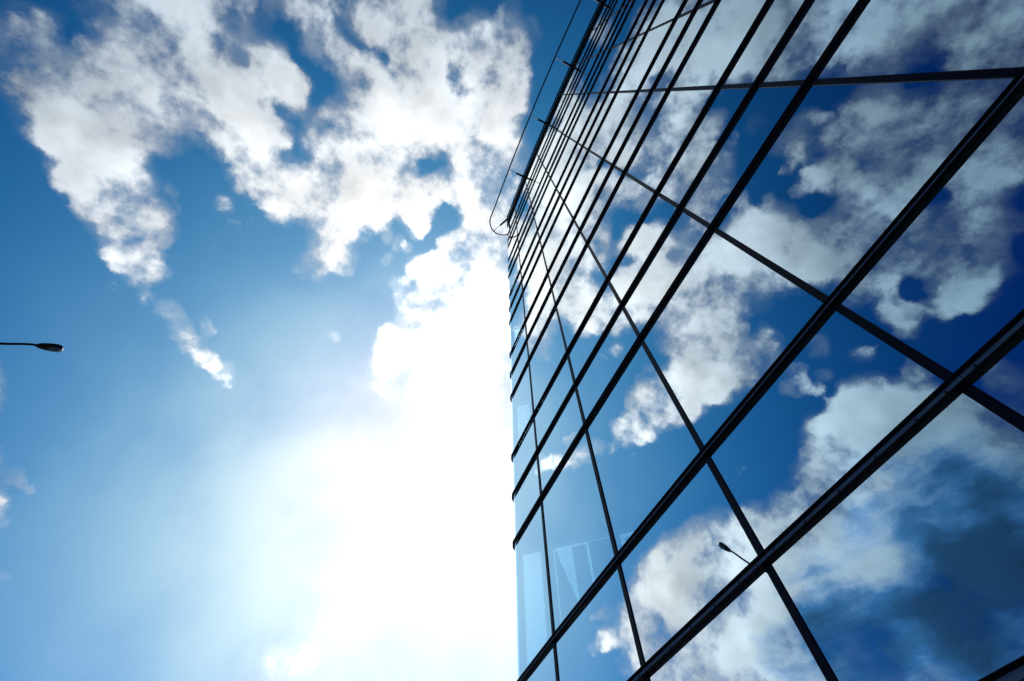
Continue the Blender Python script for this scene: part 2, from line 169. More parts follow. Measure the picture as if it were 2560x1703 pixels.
    (0.03924,-0.73411,0.67789,0.0188,-1), (0.28605,-0.64012,0.71303,0.0070,-0.5), (-0.22646,-0.68539,0.69206,0.0180,1.485), (-0.20362,-0.68327,0.70120,0.0108,1.215),
    (-0.21533,-0.71686,0.66314,0.0090,1.08), (-0.22752,-0.69688,0.68014,0.0142,1.215), (-0.18817,-0.71563,0.67265,0.0103,0.675), (-0.14660,-0.68992,0.70889,0.0153,0.81),
    (-0.12465,-0.73681,0.66451,0.0131,0.472), (-0.11213,-0.78301,0.61182,0.0121,0.945), (-0.09119,-0.78695,0.61025,0.0107,0.81), (-0.18679,-0.73974,0.64645,0.0100,0.81),
    (-0.19668,-0.75206,0.62906,0.0197,1.35), (-0.18150,-0.76503,0.61789,0.0256,1.375), (-0.23168,-0.74851,0.62133,0.0200,1.485), (-0.21763,-0.76687,0.60377,0.0322,1.625),
    (-0.17433,-0.78342,0.59655,0.0310,1.5), (-0.13647,-0.79481,0.59132,0.0240,1.375), (-0.27691,-0.74156,0.61107,0.0237,1.755), (-0.30946,-0.74425,0.59189,0.0202,1.755),
    (-0.33915,-0.74771,0.57088,0.0167,1.62), (-0.27571,-0.75513,0.59478,0.0331,1.75), (-0.21509,-0.78667,0.57869,0.0374,1.75), (-0.30044,-0.76906,0.56417,0.0388,1.75),
    (-0.19090,-0.79942,0.56964,0.0364,1.75), (-0.17290,-0.81242,0.55685,0.0353,1.75), (-0.34866,-0.75601,0.55397,0.0263,1.375), (-0.11940,-0.82366,0.55437,0.0282,1.625),
    (-0.09847,-0.83257,0.54510,0.0219,1.5), (-0.10410,-0.81573,0.56899,0.0159,-0.9), (-0.17640,-0.82958,0.52979,0.0512,1.875), (-0.14299,-0.85045,0.50625,0.0537,1.875),
    (-0.12953,-0.86979,0.47611,0.0508,1.875), (-0.24415,-0.81157,0.53079,0.0537,1.875), (-0.32056,-0.78844,0.52497,0.0498,1.875), (-0.37910,-0.75597,0.53366,0.0392,1.75),
    (-0.41578,-0.72893,0.54387,0.0271,1.625), (-0.45371,-0.70390,0.54650,0.0278,1.5), (-0.48251,-0.68616,0.54440,0.0281,1.625), (-0.51099,-0.65594,0.55555,0.0290,1.5),
    (-0.53239,-0.62848,0.56707,0.0163,1.485), (-0.55650,-0.61237,0.56152,0.0209,1.62), (-0.59201,-0.59013,0.54888,0.0248,1.755), (-0.62861,-0.56672,0.53262,0.0248,1.755),
    (-0.65508,-0.54829,0.51986,0.0247,1.755), (-0.68005,-0.53608,0.50014,0.0208,1.755), (-0.70736,-0.52353,0.47493,0.0241,1.755), (-0.73474,-0.49655,0.46215,0.0241,1.755),
    (-0.75457,-0.47573,0.45199,0.0146,1.62), (-0.76574,-0.46151,0.44795,0.0102,1.35), (-0.55378,-0.64807,0.52281,0.0498,1.875), (-0.63109,-0.59267,0.50046,0.0506,1.875),
    (-0.50655,-0.69810,0.50602,0.0544,1.875), (-0.68804,-0.56249,0.45848,0.0495,1.875), (-0.72118,-0.54314,0.43000,0.0312,1.625), (-0.75170,-0.52304,0.40172,0.0272,1.375),
    (-0.63926,-0.62168,0.45261,0.0614,1.875), (-0.57347,-0.67479,0.46453,0.0602,1.875), (-0.69908,-0.59085,0.40272,0.0595,1.875), (-0.52715,-0.72106,0.44966,0.0639,1.875),
    (-0.41538,-0.77885,0.46995,0.0737,1.875), (-0.54401,-0.73937,0.39671,0.0720,1.875), (-0.62930,-0.67092,0.39223,0.0626,1.875), (-0.32495,-0.80697,0.49317,0.0599,1.875),
    (-0.26605,-0.84579,0.46244,0.0716,1.875), (-0.21281,-0.87582,0.43318,0.0609,1.875), (-0.37424,-0.82563,0.42223,0.0728,1.875), (-0.48586,-0.79270,0.36819,0.0723,1.875),
    (-0.33662,-0.86215,0.37867,0.0664,1.875), (-0.41525,-0.84747,0.33070,0.0601,1.875), (-0.26864,-0.88676,0.37614,0.0484,1.875), (-0.34037,-0.88423,0.31982,0.0466,1.875),
    (-0.02679,-0.83405,0.55104,0.0157,1.215), (-0.03381,-0.84456,0.53440,0.0180,1.08), (-0.01691,-0.82472,0.56529,0.0106,0.81), (-0.05577,-0.85441,0.51659,0.0153,0.945),
]
# thick, self-shadowed bellies of the big cumulus low in the sky behind the camera
BELLIES = [
    (-0.29995,-0.80371,0.51389,0.0666,0.35), (-0.24190,-0.84247,0.48139,0.0668,0.45), (-0.45959,-0.77922,0.42614,0.0713,0.35), (-0.19935,-0.81893,0.53816,0.0526,0.25),
    (-0.48281,-0.74208,0.46499,0.0508,0.2), (-0.24377,-0.86831,0.43198,0.0570,0.4), (-0.14673,-0.86414,0.48138,0.0467,0.6), (-0.19045,-0.88130,0.43248,0.0399,0.6),
    (-0.21415,-0.85174,0.47821,0.0326,0.3), (-0.19183,-0.83311,0.51877,0.0226,0.4), (-0.28834,-0.87178,0.39606,0.0456,0.9), (-0.34734,-0.85097,0.39397,0.0474,0.8),
    (-0.25335,-0.88971,0.37979,0.0481,1), (-0.42908,-0.81092,0.39787,0.0448,0.6), (-0.51410,-0.75942,0.39873,0.0354,0.5), (-0.39620,-0.84923,0.34905,0.0610,1),
    (-0.33987,-0.88100,0.32913,0.0615,1.2), (-0.49703,-0.79135,0.35598,0.0549,0.8), (-0.57652,-0.72125,0.38396,0.0420,0.5), (-0.47326,-0.76142,0.44303,0.0307,0.3),
    (-0.32270,-0.83740,0.44116,0.0333,0.5), (-0.36910,-0.78673,0.49480,0.0309,0.25),
]

world = bpy.data.worlds.new('World')
SC.world = world
world.use_nodes = True
nt = world.node_tree
N, L = nt.nodes, nt.links
for n_ in list(N):
    N.remove(n_)

def lk(a, b):
    L.new(a, b)

def inp(sock, v):
    if hasattr(v, 'is_output'):
        lk(v, sock)
    else:
        sock.default_value = v

def mth(op, a, b=0.0, c=0.0, clamp=False):
    n = N.new('ShaderNodeMath')
    n.operation = op
    n.use_clamp = clamp
    inp(n.inputs[0], a)
    inp(n.inputs[1], b)
    inp(n.inputs[2], c)
    return n.outputs[0]

def vmt(op, a, b=(0, 0, 0), s=None):
    n = N.new('ShaderNodeVectorMath')
    n.operation = op
    inp(n.inputs[0], a)
    inp(n.inputs[1], b)
    if s is not None:
        inp(n.inputs['Scale'], s)
    return n.outputs['Value'] if op in ('DOT_PRODUCT', 'LENGTH', 'DISTANCE') else n.outputs[0]

def noise(vec, scale, detail, rough=0.55, lac=2.0):
    n = N.new('ShaderNodeTexNoise')
    n.inputs['Scale'].default_value = scale
    n.inputs['Detail'].default_value = detail
    n.inputs['Roughness'].default_value = rough
    n.inputs['Lacunarity'].default_value = lac
    lk(vec, n.inputs['Vector'])
    return n

def ramp(v, a, b, lo=0.0, hi=1.0, kind='SMOOTHSTEP'):
    n = N.new('ShaderNodeMapRange')
    n.interpolation_type = kind
    n.clamp = False
    inp(n.inputs[0], v)
    n.inputs[1].default_value = a
    n.inputs[2].default_value = b
    n.inputs[3].default_value = lo
    n.inputs[4].default_value = hi
    return n.outputs[0]

def mixc(f, a, b, mode='MIX'):
    n = N.new('ShaderNodeMix')
    n.data_type = 'RGBA'
    n.blend_type = mode
    inp(n.inputs[0], f)
    inp(n.inputs[6], a)
    inp(n.inputs[7], b)
    return n.outputs[2]

tc = N.new('ShaderNodeTexCoord')
DIR = tc.outputs['Generated']
sundot = vmt('DOT_PRODUCT', DIR, tuple(SUN))
sd = mth('MAXIMUM', sundot, 0.0)

sky = N.new('ShaderNodeTexSky')
sky.sky_type = 'NISHITA'
sky.sun_disc = False
sky.sun_elevation = EL
sky.sun_rotation = AZ
sky.altitude = 100
sky.air_density = 1.0
sky.dust_density = 0.6
sky.ozone_density = 3.0

# the air is a little bluer and contrastier than the model's, with a hazy aureole round the sun
base = mixc(1.0, sky.outputs[0], (0.0, 0.085, 0.42, 1), 'MULTIPLY')
elev = N.new('ShaderNodeSeparateXYZ')
lk(DIR, elev.inputs[0])
low = mth('SUBTRACT', 1.0, elev.outputs[2], clamp=True)
g1 = noise(DIR, 5.5, 4.0, 0.5)
uneven = ramp(g1.outputs[0], 0.3, 0.7, 0.86, 1.14)
hz = vmt('SCALE', (0.14, 2.45, 4.9), s=mth('POWER', sd, 2.0))
for ex_, lo_, c_ in ((4.0, 0, (0.35, 0.45, 0.3)), (8.0, 0, (2.6, 5.5, 4.2)), (16.0, 0, (7.0, 0.6, 0.3)), (4.0, 1, (0.0, 0.8, 0.0)), (10.0, 1, (12.2, 10.5, 2.2))):
    k_ = mth('POWER', sd, ex_)
    if lo_:                                  # haze lies thicker towards the horizon
        k_ = mth('MULTIPLY', k_, low)
    hz = vmt('ADD', hz, vmt('SCALE', c_, s=mth('MULTIPLY', k_, uneven)))
clear = vmt('SCALE', vmt('ADD', base, hz), s=ramp(sundot, 0.3, 0.65, 0.92, 1.0))

# clouds: puffs in a slightly churned sky, broken up by fractal noise
w1 = noise(DIR, 7.0, 3.0, 0.6)
w2 = noise(DIR, 24.0, 6.0, 0.6)
wd = vmt('ADD', vmt('SCALE', vmt('SUBTRACT', w1.outputs['Color'], (0.5, 0.5, 0.5)), s=0.045),
         vmt('SCALE', vmt('SUBTRACT', w2.outputs['Color'], (0.5, 0.5, 0.5)), s=0.035))
PD = vmt('NORMALIZE', vmt('ADD', DIR, wd))

def field(table, soft_in, soft_out):
    acc = None
    for (x, y, z, r, s) in table:
        d = vmt('DOT_PRODUCT', PD, (x, y, z))
        v = ramp(d, math.cos(min(r * soft_out, 1.5)), math.cos(r * soft_in), 0.0, s)
        acc = v if acc is None else mth('ADD', acc, v)
    return acc

dens = field(PUFFS, 0.0, 1.85)
belly = field(BELLIES, 0.1, 1.6)
dens = mth('MAXIMUM', dens, 0.0)
dens = mth('MULTIPLY', mth('SUBTRACT', 1.0, mth('EXPONENT', mth('MULTIPLY', dens, -0.55))), 1.62)

fb = noise(DIR, 11.0, 10.0, 0.61)
fine = noise(PD, 34.0, 7.0, 0.60)
shifted = vmt('ADD', DIR, tuple(SUN * 0.05))
g2 = noise(shifted, 5.5, 4.0, 0.5)
# optical depth: the puff density eaten away by fractal noise, then Beer-Lambert opacity
nmix = mth('ADD', mth('MULTIPLY', fb.outputs[0], 0.74), mth('MULTIPLY', fine.outputs[0], 0.26))
ncl = ramp(nmix, 0.38, 0.62, 0.0, 1.0, 'LINEAR')
dens = mth('MULTIPLY', dens, ramp(g2.outputs[0], 0.36, 0.64, 0.70, 1.14))
F = mth('SUBTRACT', dens, mth('MULTIPLY', mth('SUBTRACT', 1.05, ncl), 1.15))
F = mth('MAXIMUM', F, 0.0)
tau = mth('MULTIPLY', mth('POWER', F, 1.5), 1.95)
# thin veil of vapour round and between the lumps
wisp = ramp(w2.outputs[0], 0.35, 0.65, 0.25, 1.0)
tau = mth('ADD', tau, mth('MULTIPLY', mth('MULTIPLY', mth('POWER', dens, 1.4), wisp), 0.48))
alpha = mth('SUBTRACT', 1.0, mth('EXPONENT', mth('MULTIPLY', tau, -1.0)))
thick = ramp(tau, 0.0, 3.2, 0.0, 1.0, 'LINEAR')

# cloud light: forward-scattered near the sun, greyer away from it and where the cloud is thick
relief = mth('MULTIPLY', mth('SUBTRACT', g1.outputs[0], g2.outputs[0]), 1.3)
lum = mth('ADD', mth('ADD', mth('MULTIPLY', mth('POWER', sd, 6.0), 8.0), mth('MULTIPLY', mth('POWER', sd, 1.6), 9.2)), 2.7)
lum = mth('MULTIPLY', lum, ramp(g1.outputs[0], 0.35, 0.65, 0.84, 1.16))
lum = mth('MULTIPLY', lum, mth('ADD', mth('ADD', ramp(thick, 0.0, 0.55, 0.84, 1.14), ramp(thick, 0.6, 1.0, 0.0, -0.14)), relief))
lum = mth('ADD', lum, mth('MULTIPLY', mth('POWER', sd, 14.0), 13.0))
streak = noise(vmt('MULTIPLY', PD, (5.0, 5.0, 26.0)), 1.0, 5.0, 0.55)
belly = mth('ADD', belly, mth('MULTIPLY', mth('ADD', mth('MULTIPLY', mth('SUBTRACT', streak.outputs[0], 0.5), 2.6), mth('MULTIPLY', mth('SUBTRACT', fb.outputs[0], 0.5), 1.6)), ramp(belly, 0.0, 0.7)))
lum = mth('MULTIPLY', lum, ramp(belly, 0.0, 2.1, 1.0, 0.24))
lum = mth('MAXIMUM', lum, 0.2)
warm = mixc(ramp(sundot, 0.15, 0.88), (0.58, 0.86, 1.10, 1), (1.0, 0.99, 0.97, 1))
warm = mixc(ramp(belly, 0.0, 1.3), warm, (0.12, 0.45, 1.0, 1))
cloud = vmt('SCALE', warm, s=lum)
final = mixc(alpha, clear, cloud)
bgn = N.new('ShaderNodeBackground')
bgn.inputs['Strength'].default_value = 0.1
lk(final, bgn.inputs['Color'])
wo = N.new('ShaderNodeOutputWorld')
lk(bgn.outputs[0], wo.inputs[0])
world.cycles.sampling_method = 'MANUAL'
world.cycles.sample_map_resolution = 256

# ------------------------------------------------------------------ materials
def material(name, color, rough=0.5, metal=0.0, spec=0.5, vary=0.0, vscale=8.0, bump=0.0):
    m = bpy.data.materials.new(name)
    m.use_nodes = True
    t = m.node_tree
    b = t.nodes['Principled BSDF']
    b.inputs['Roughness'].default_value = rough
    b.inputs['Metallic'].default_value = metal
    b.inputs['Specular IOR Level'].default_value = spec
    tc_ = t.nodes.new('ShaderNodeTexCoord')
    nz_ = t.nodes.new('ShaderNodeTexNoise')
    nz_.inputs['Scale'].default_value = vscale
    nz_.inputs['Detail'].default_value = 6
    t.links.new(tc_.outputs['Object'], nz_.inputs['Vector'])
    mr = t.nodes.new('ShaderNodeMapRange')
    mr.inputs[3].default_value = 1 - vary
    mr.inputs[4].default_value = 1 + vary
    t.links.new(nz_.outputs[0], mr.inputs[0])
    vm = t.nodes.new('ShaderNodeVectorMath')
    vm.operation = 'SCALE'
    vm.inputs[0].default_value = color
    t.links.new(mr.outputs[0], vm.inputs['Scale'])
    t.links.new(vm.outputs[0], b.inputs['Base Color'])
    if bump:
        bp = t.nodes.new('ShaderNodeBump')
        bp.inputs['Strength'].default_value = bump
        bp.inputs['Distance'].default_value = 0.01
        t.links.new(nz_.outputs[0], bp.inputs['Height'])
        t.links.new(bp.outputs[0], b.inputs['Normal'])
    return m

M_WEB_LIT = material('rail_web_lit_tone', (0.20, 0.31, 0.36), 0.5, 0.0, 0.3, 0.2, 7.0)  # rail web lightened: paints in the skylit strip inside the channel
M_RAIL = material('anthracite_aluminium', (0.010, 0.013, 0.020), 0.45, 0.0, 0.15, 0.25, 5.0)
M_MULL = material('mullion_aluminium', (0.003, 0.007, 0.018), 0.45, 0.0, 0.09, 0.2, 6.0)
M_STEEL = material('dull_steel', (0.05, 0.055, 0.06), 0.4, 0.6, 0.5, 0.2, 20.0)
M_LAMP = material('dark_lamp_paint', (0.012, 0.014, 0.02), 0.4, 0.0, 0.4, 0.2, 20.0)
M_SLAB = material('ceiling_concrete', (0.10, 0.11, 0.12), 0.8, 0.0, 0.3, 0.1, 2.0)
M_INNER = material('interior_partition', (0.06, 0.065, 0.07), 0.8, 0.0, 0.3, 0.15, 1.0)
M_PAVE = material('paving', (0.04, 0.04, 0.042), 0.85, 0.0, 0.3, 0.2, 1.5, 0.3)
M_ROAD = material('asphalt', (0.04, 0.04, 0.042), 0.9, 0.0, 0.3, 0.2, 3.0, 0.4)
M_GROUND = material('earth', (0.045, 0.048, 0.04), 0.95, 0.0, 0.2, 0.3, 0.2)
M_PAINT = material('road_paint', (0.75, 0.75, 0.72), 0.7, 0.0, 0.3, 0.1, 5.0)
M_KERB = material('kerb_stone', (0.28, 0.28, 0.27), 0.8, 0.0, 0.3, 0.15, 4.0)

def glass_material():
    m = bpy.data.materials.new('coated_glass')
    m.use_nodes = True
    t = m.node_tree
    for n in list(t.nodes):
        t.nodes.remove(n)
    def nn(k):
        return t.nodes.new(k)
    lw = nn('ShaderNodeLayerWeight')
    lw.inputs['Blend'].default_value = 0.5
    # facing: 0 head-on .. 1 grazing
    cr = nn('ShaderNodeValToRGB')
    e = cr.color_ramp.elements
    e[0].position = 0.0
    e[0].color = (0.54, 0.78, 0.96, 1)
    e[1].position = 0.48
    e[1].color = (0.92, 0.98, 1.0, 1)
    e2 = cr.color_ramp.elements.new(0.22)
    e2.color = (0.84, 0.97, 1.0, 1)
    t.links.new(lw.outputs['Facing'], cr.inputs[0])
    gl = nn('ShaderNodeBsdfGlossy')
    gl.inputs['Roughness'].default_value = 0.0
    t.links.new(cr.outputs[0], gl.inputs['Color'])
    # roller-wave of toughened glass: a very slight waviness
    tcn = nn('ShaderNodeTexCoord')
    mp = nn('ShaderNodeMapping')
    mp.inputs['Scale'].default_value = (1.0, 1.0, 0.35)
    t.links.new(tcn.outputs['Object'], mp.inputs[0])
    nz = nn('ShaderNodeTexNoise')
    nz.inputs['Scale'].default_value = 1.6
    nz.inputs['Detail'].default_value = 1.0
    t.links.new(mp.outputs[0], nz.inputs['Vector'])
    bp = nn('ShaderNodeBump')
    bp.inputs['Strength'].default_value = 0.5
    bp.inputs['Distance'].default_value = 0.005
    t.links.new(nz.outputs[0], bp.inputs['Height'])
    t.links.new(bp.outputs[0], gl.inputs['Normal'])
    # dust specks on the pane
    vo = nn('ShaderNodeTexVoronoi')
    vo.inputs['Scale'].default_value = 9.0
    t.links.new(tcn.outputs['Object'], vo.inputs['Vector'])
    sp = nn('ShaderNodeMath')
    sp.operation = 'LESS_THAN'
    sp.inputs[1].default_value = 0.02
    t.links.new(vo.outputs['Distance'], sp.inputs[0])
    tr = nn('ShaderNodeBsdfTransparent')
    tr.inputs['Color'].default_value = (0.27, 0.36, 0.40, 1)
    ad = nn('ShaderNodeAddShader')
    t.links.new(gl.outputs[0], ad.inputs[0])
    t.links.new(tr.outputs[0], ad.inputs[1])
    df = nn('ShaderNodeBsdfDiffuse')
    df.inputs['Color'].default_value = (0.03, 0.03, 0.03, 1)
    mx = nn('ShaderNodeMixShader')
    t.links.new(sp.outputs[0], mx.inputs[0])
    t.links.new(ad.outputs[0], mx.inputs[1])
    t.links.new(df.outputs[0], mx.inputs[2])
    out = nn('ShaderNodeOutputMaterial')
    t.links.new(mx.outputs[0], out.inputs[0])
    return m

def clear_material():
    m = bpy.data.materials.new('glass_inner_face')
    m.use_nodes = True
    t = m.node_tree
    for n in list(t.nodes):
        t.nodes.remove(n)
    tr = t.nodes.new('ShaderNodeBsdfTransparent')
    tr.inputs['Color'].default_value = (0.95, 0.97, 0.97, 1)
    out = t.nodes.new('ShaderNodeOutputMaterial')
    t.links.new(tr.outputs[0], out.inputs[0])
    return m

M_GLASS = glass_material()
M_CLEAR = clear_material()
M_LENS = material('lamp_lens', (0.12, 0.22, 0.26), 0.12, 0.0, 0.7, 0.3, 30.0)

# ------------------------------------------------------------------ object helpers
def obj(name, bm, mats, parent=None, smooth=False):
    me = bpy.data.meshes.new(name)
    bmesh.ops.recalc_face_normals(bm, faces=bm.faces) if not bm.faces.layers.int.get('keep') else None
    bm.to_mesh(me)
    bm.free()
    for m in (mats if isinstance(mats, (list, tuple)) else [mats]):
        me.materials.append(m)
    if smooth:
        for p_ in me.polygons:
            p_.use_smooth = True
    o = bpy.data.objects.new(name, me)
    COL.objects.link(o)
    if parent:
        o.parent = parent
        o.matrix_parent_inverse = parent.matrix_world.inverted()
    return o

def thing(name, label, cat, loc=(0, 0, 0), group=None):
    o = bpy.data.objects.new(name, None)
    o.location = loc
    COL.objects.link(o)
    o['label'] = label
    o['category'] = cat
    if group:
        o['group'] = group
    o.matrix_world = Matrix.Translation(loc)
    return o

def hexa(bm, corners, mat=0):
    """corners: 4 bottom (ccw) + 4 top"""
    v = [bm.verts.new(c) for c in corners]
    for f in ((3, 2, 1, 0), (4, 5, 6, 7), (0, 1, 5, 4), (1, 2, 6, 5), (2, 3, 7, 6), (3, 0, 4, 7)):
        fc = bm.faces.new([v[i] for i in f])
        fc.material_index = mat
    return v

def box(bm, x0, x1, y0, y1, z0, z1, mat=0):
    hexa(bm, [(x0, y0, z0), (x1, y0, z0), (x1, y1, z0), (x0, y1, z0),
              (x0, y0, z1), (x1, y0, z1), (x1, y1, z1), (x0, y1, z1)], mat)

def tube(bm, pts, rad, seg=10, cap=True):
    pts = [Vector(p_) for p_ in pts]
    rads = rad if isinstance(rad, (list, tuple)) else [rad] * len(pts)
    rings = []
    up = None
    for i, p_ in enumerate(pts):
        a = pts[max(0, i - 1)]
        b = pts[min(len(pts) - 1, i + 1)]
        t = (b - a).normalized()
        if up is None:
            up = t.orthogonal().normalized()
        up = (up - t * up.dot(t)).normalized()
        si = t.cross(up)
        rings.append([bm.verts.new(p_ + (up * math.cos(2 * math.pi * k / seg) + si * math.sin(2 * math.pi * k / seg)) * rads[i]) for k in range(seg)])
    for i in range(len(rings) - 1):
        for k in range(seg):
            bm.faces.new([rings[i][k], rings[i][(k + 1) % seg], rings[i + 1][(k + 1) % seg], rings[i + 1][k]])
    if cap:
        bm.faces.new(rings[0][::-1])
        bm.faces.new(rings[-1])

# ------------------------------------------------------------------ plan of the building (units of U, camera at the origin)
def fy(x):
    return 1 + 0.010813 * x * x

XM = [4.52, 3.94, 3.36, 2.77, 2.19, 1.62, 1.0461, 0.4955, -0.0898, -0.6719, -1.2557, -1.8437]  # mullion lines, right to left
XS = -2.265                       # where the rounded corner begins
RC = 0.07                         # corner radius
SIDE = 129.0                      # the corner turns through this many degrees (a sharp prow)
path = [(x, fy(x)) for x in XM] + [(XS, fy(XS))]
# heading of the last facade segment, then the arc
hx, hy = path[-1][0] - path[-2][0], path[-1][1] - path[-2][1]
h0 = math.atan2(hy, hx)
n_in = (math.sin(h0), -math.cos(h0))                 # to the right of the heading = into the building (+y)
cxc, cyc = path[-1][0] + n_in[0] * RC, path[-1][1] + n_in[1] * RC
arc = []
NA = 14
for i in range(1, NA + 1):
    a = h0 - R(SIDE) * i / NA
    arc.append((cxc - math.sin(a) * RC, cyc + math.cos(a) * RC))
path += arc
hs = h0 - R(SIDE)
SD = (math.cos(hs), math.sin(hs))
side = []
x0, y0 = path[-1]
for k in range(1, 9):
    side.append((x0 + SD[0] * 0.583 * k, y0 + SD[1] * 0.583 * k))
path += side
NF = len(XM)                      # path[0:NF] = mullion points, path[NF] = start of the corner
WALL = path

def normals(pth):
    """outward unit normal at each vertex (mitred)"""
    out = []
    for i in range(len(pth)):
        ns = []
        for a, b in ((i - 1, i), (i, i + 1)):
            if a < 0 or b >= len(pth):
                continue
            dx, dy = pth[b][0] - pth[a][0], pth[b][1] - pth[a][1]
            l_ = math.hypot(dx, dy)
            ns.append((-dy / l_, dx / l_))
        nx, ny = sum(n[0] for n in ns) / len(ns), sum(n[1] for n in ns) / len(ns)
        q = (nx * nx + ny * ny)
        out.append((nx / q, ny / q))
    return out

WN = normals(WALL)
# heading is right-to-left, building lies to its right, so the outward normal is to the left: (-y) side
if WN[0][1] > 0:
    WN = [(-a, -b) for a, b in WN]

def P(i, off, z):
    """point of the wall line i, pushed out by off, at height z above the eye (units of U)"""
    return Vector(((WALL[i][0] + WN[i][0] * off) * U, (WALL[i][1] + WN[i][1] * off) * U, z * U + EYE.z))

ZR = [-0.46, 0.330, 0.7045, 1.0840, 1.8717, 2.2625, 2.6572, 3.4569, 3.8543, 4.2585, 5.0661, 5.4753, 5.9071, 6.7174,
      7.1019, 7.5356, 8.3493, 8.7676, 9.1983, 9.985, 10.36, 10.735]
TALL = {0: 1, 3: 1, 6: 1, 9: 1, 12: 1, 15: 1, 18: 1}
ZG = -EYE.z / U                   # ground
QR, HR = 0.0140, 0.0215           # rail depth and height

tower = thing('office_building', 'tall office building of blue mirror glass with dark rails and rounded corner', 'building',
              (0, 0, 0))

# --- rails: U-shaped channels, open outwards, running round the corner
prof = [(0.0, -0.5), (1.0, -0.5), (1.0, -0.43), (0.60, -0.36), (0.42, -0.22), (0.37, 0.0), (0.42, 0.22), (0.60, 0.36), (1.0, 0.43), (1.0, 0.5), (0.0, 0.5)]
rails = []
for k, z in enumerate(ZR):
    bm = bmesh.new()
    rings = []
    for i in range(len(WALL)):
        big = 1.55 if k >= 19 else 1.0          # the three parapet rails are deeper
        rings.append([bm.verts.new(P(i, 0.0008 + o_ * QR * big, z + h_ * HR * big)) for (o_, h_) in prof])
    n = len(prof)
    for i in range(len(rings) - 1):
        for j in range(n):
            f = bm.faces.new([rings[i][j], rings[i][(j + 1) % n], rings[i + 1][(j + 1) % n], rings[i + 1][j]])
            f.smooth = 2 <= j <= 7
            f.material_index = 1 if 3 <= j <= 5 else 0  # lower cavity and web get the painted lit tone
    bm.faces.new(rings[0])
    bm.faces.new(rings[-1][::-1])
    rails.append(obj('rail', bm, [M_RAIL, M_WEB_LIT], tower))

# --- screws in the cavities of the nearest rails
def lerp_wall(x):
    for i in range(len(XM) - 1):
        if XM[i] >= x >= XM[i + 1]:
            t = (XM[i] - x) / (XM[i] - XM[i + 1])
            return i, t
    return len(XM) - 1, (XM[-1] - x) / (XM[-1] - XS)

def wall_at(x, off, z):
    i, t = lerp_wall(x)
    return P(i, off, z).lerp(P(i + 1, off, z), t)

for k, xlo, xhi in ((1, -0.8, 0.3), (2, -1.75, 0.45), (3, -2.15, 0.45)):
    for i in range(len(XM)):
        xa = XM[i]
        xb = XM[i + 1] if i + 1 < len(XM) else XS
        for fr in (0.07, 0.26, 0.45, 0.64, 0.83, 0.955):
            x = xb + (xa - xb) * fr
            if not (xlo < x < xhi):
                continue
            c = wall_at(x, 0.0008 + 0.38 * QR, ZR[k] - 0.001)
            bm = bmesh.new()
            seg = 10
            rr_ = 0.0058
            prev = None
            for (dy, s_) in ((0.001, 1.25), (-0.0012, 1.25), (-0.0013, 0.9), (-0.0042, 0.75), (-0.0048, 0.45)):
                ring = [bm.verts.new((math.cos(2 * math.pi * a / seg) * rr_ * s_, dy, math.sin(2 * math.pi * a / seg) * rr_ * s_)) for a in range(seg)]
                if prev:
                    for a in range(seg):
                        bm.faces.new([prev[a], prev[(a + 1) % seg], ring[(a + 1) % seg], ring[a]])
                prev = ring
            bm.faces.new(prev)
            o = obj('screw', bm, M_STEEL)
            o.location = c
            o.parent = rails[k]
# cover joints: thin dark gaps across the channel webs
for k in (1, 2, 3):
    for x in XM:
        if -2 < x < 0.6:
            xj = x + 0.012
            bm = bmesh.new()
            a = wall_at(xj, 0.0008 + 0.38 * QR, ZR[k])
            box(bm, a.x - 0.0016, a.x + 0.0016, a.y - 0.0012, a.y + 0.003, a.z - 0.019, a.z + 0.019)
            obj('joint', bm, M_LAMP, rails[k])

# --- mullions behind the rails
MW, MO = 0.0105, 0.0040
ztop = 10.735
for i in range(NF):
    bm = bmesh.new()
    x = XM[i]
    w = MW
    a0 = wall_at(min(x + w, XM[0]), 0.0, ZG)
    a1 = wall_at(x - w, 0.0, ZG)
    t = (a1 - a0).normalized()
    nrm = Vector((t.y, -t.x, 0))
    if nrm.y > 0:
        nrm = -nrm
    b0, b1 = a0 + nrm * MO * U, a1 + nrm * MO * U
    c0, c1 = a0 - nrm * 0.03 * U, a1 - nrm * 0.03 * U
    zt = ztop * U + EYE.z
    zb = 0.02
    hexa(bm, [(b0.x, b0.y, zb), (b1.x, b1.y, zb), (c1.x, c1.y, zb), (c0.x, c0.y, zb),
              (b0.x, b0.y, zt), (b1.x, b1.y, zt), (c1.x, c1.y, zt), (c0.x, c0.y, zt)])
    obj('mullion', bm, M_MULL, tower)
# mullions of the side wall
sidemull = bmesh.new()
for (sx, sy) in side:
    n_ = Vector((-SD[1], SD[0], 0))
    t = Vector((SD[0], SD[1], 0))
    c = Vector((sx * U, sy * U, 0))
    p = [c + n_ * 0.008 - t * 0.022, c + n_ * 0.008 + t * 0.022, c - n_ * 0.10 + t * 0.022, c - n_ * 0.10 - t * 0.022]
    bmm = bmesh.new()
    hexa(bmm, [(q.x, q.y, 0.02) for q in p] + [(q.x, q.y, ztop * U + EYE.z) for q in p])
    obj('mullion', bmm, M_MULL, tower)
sidemull.free()

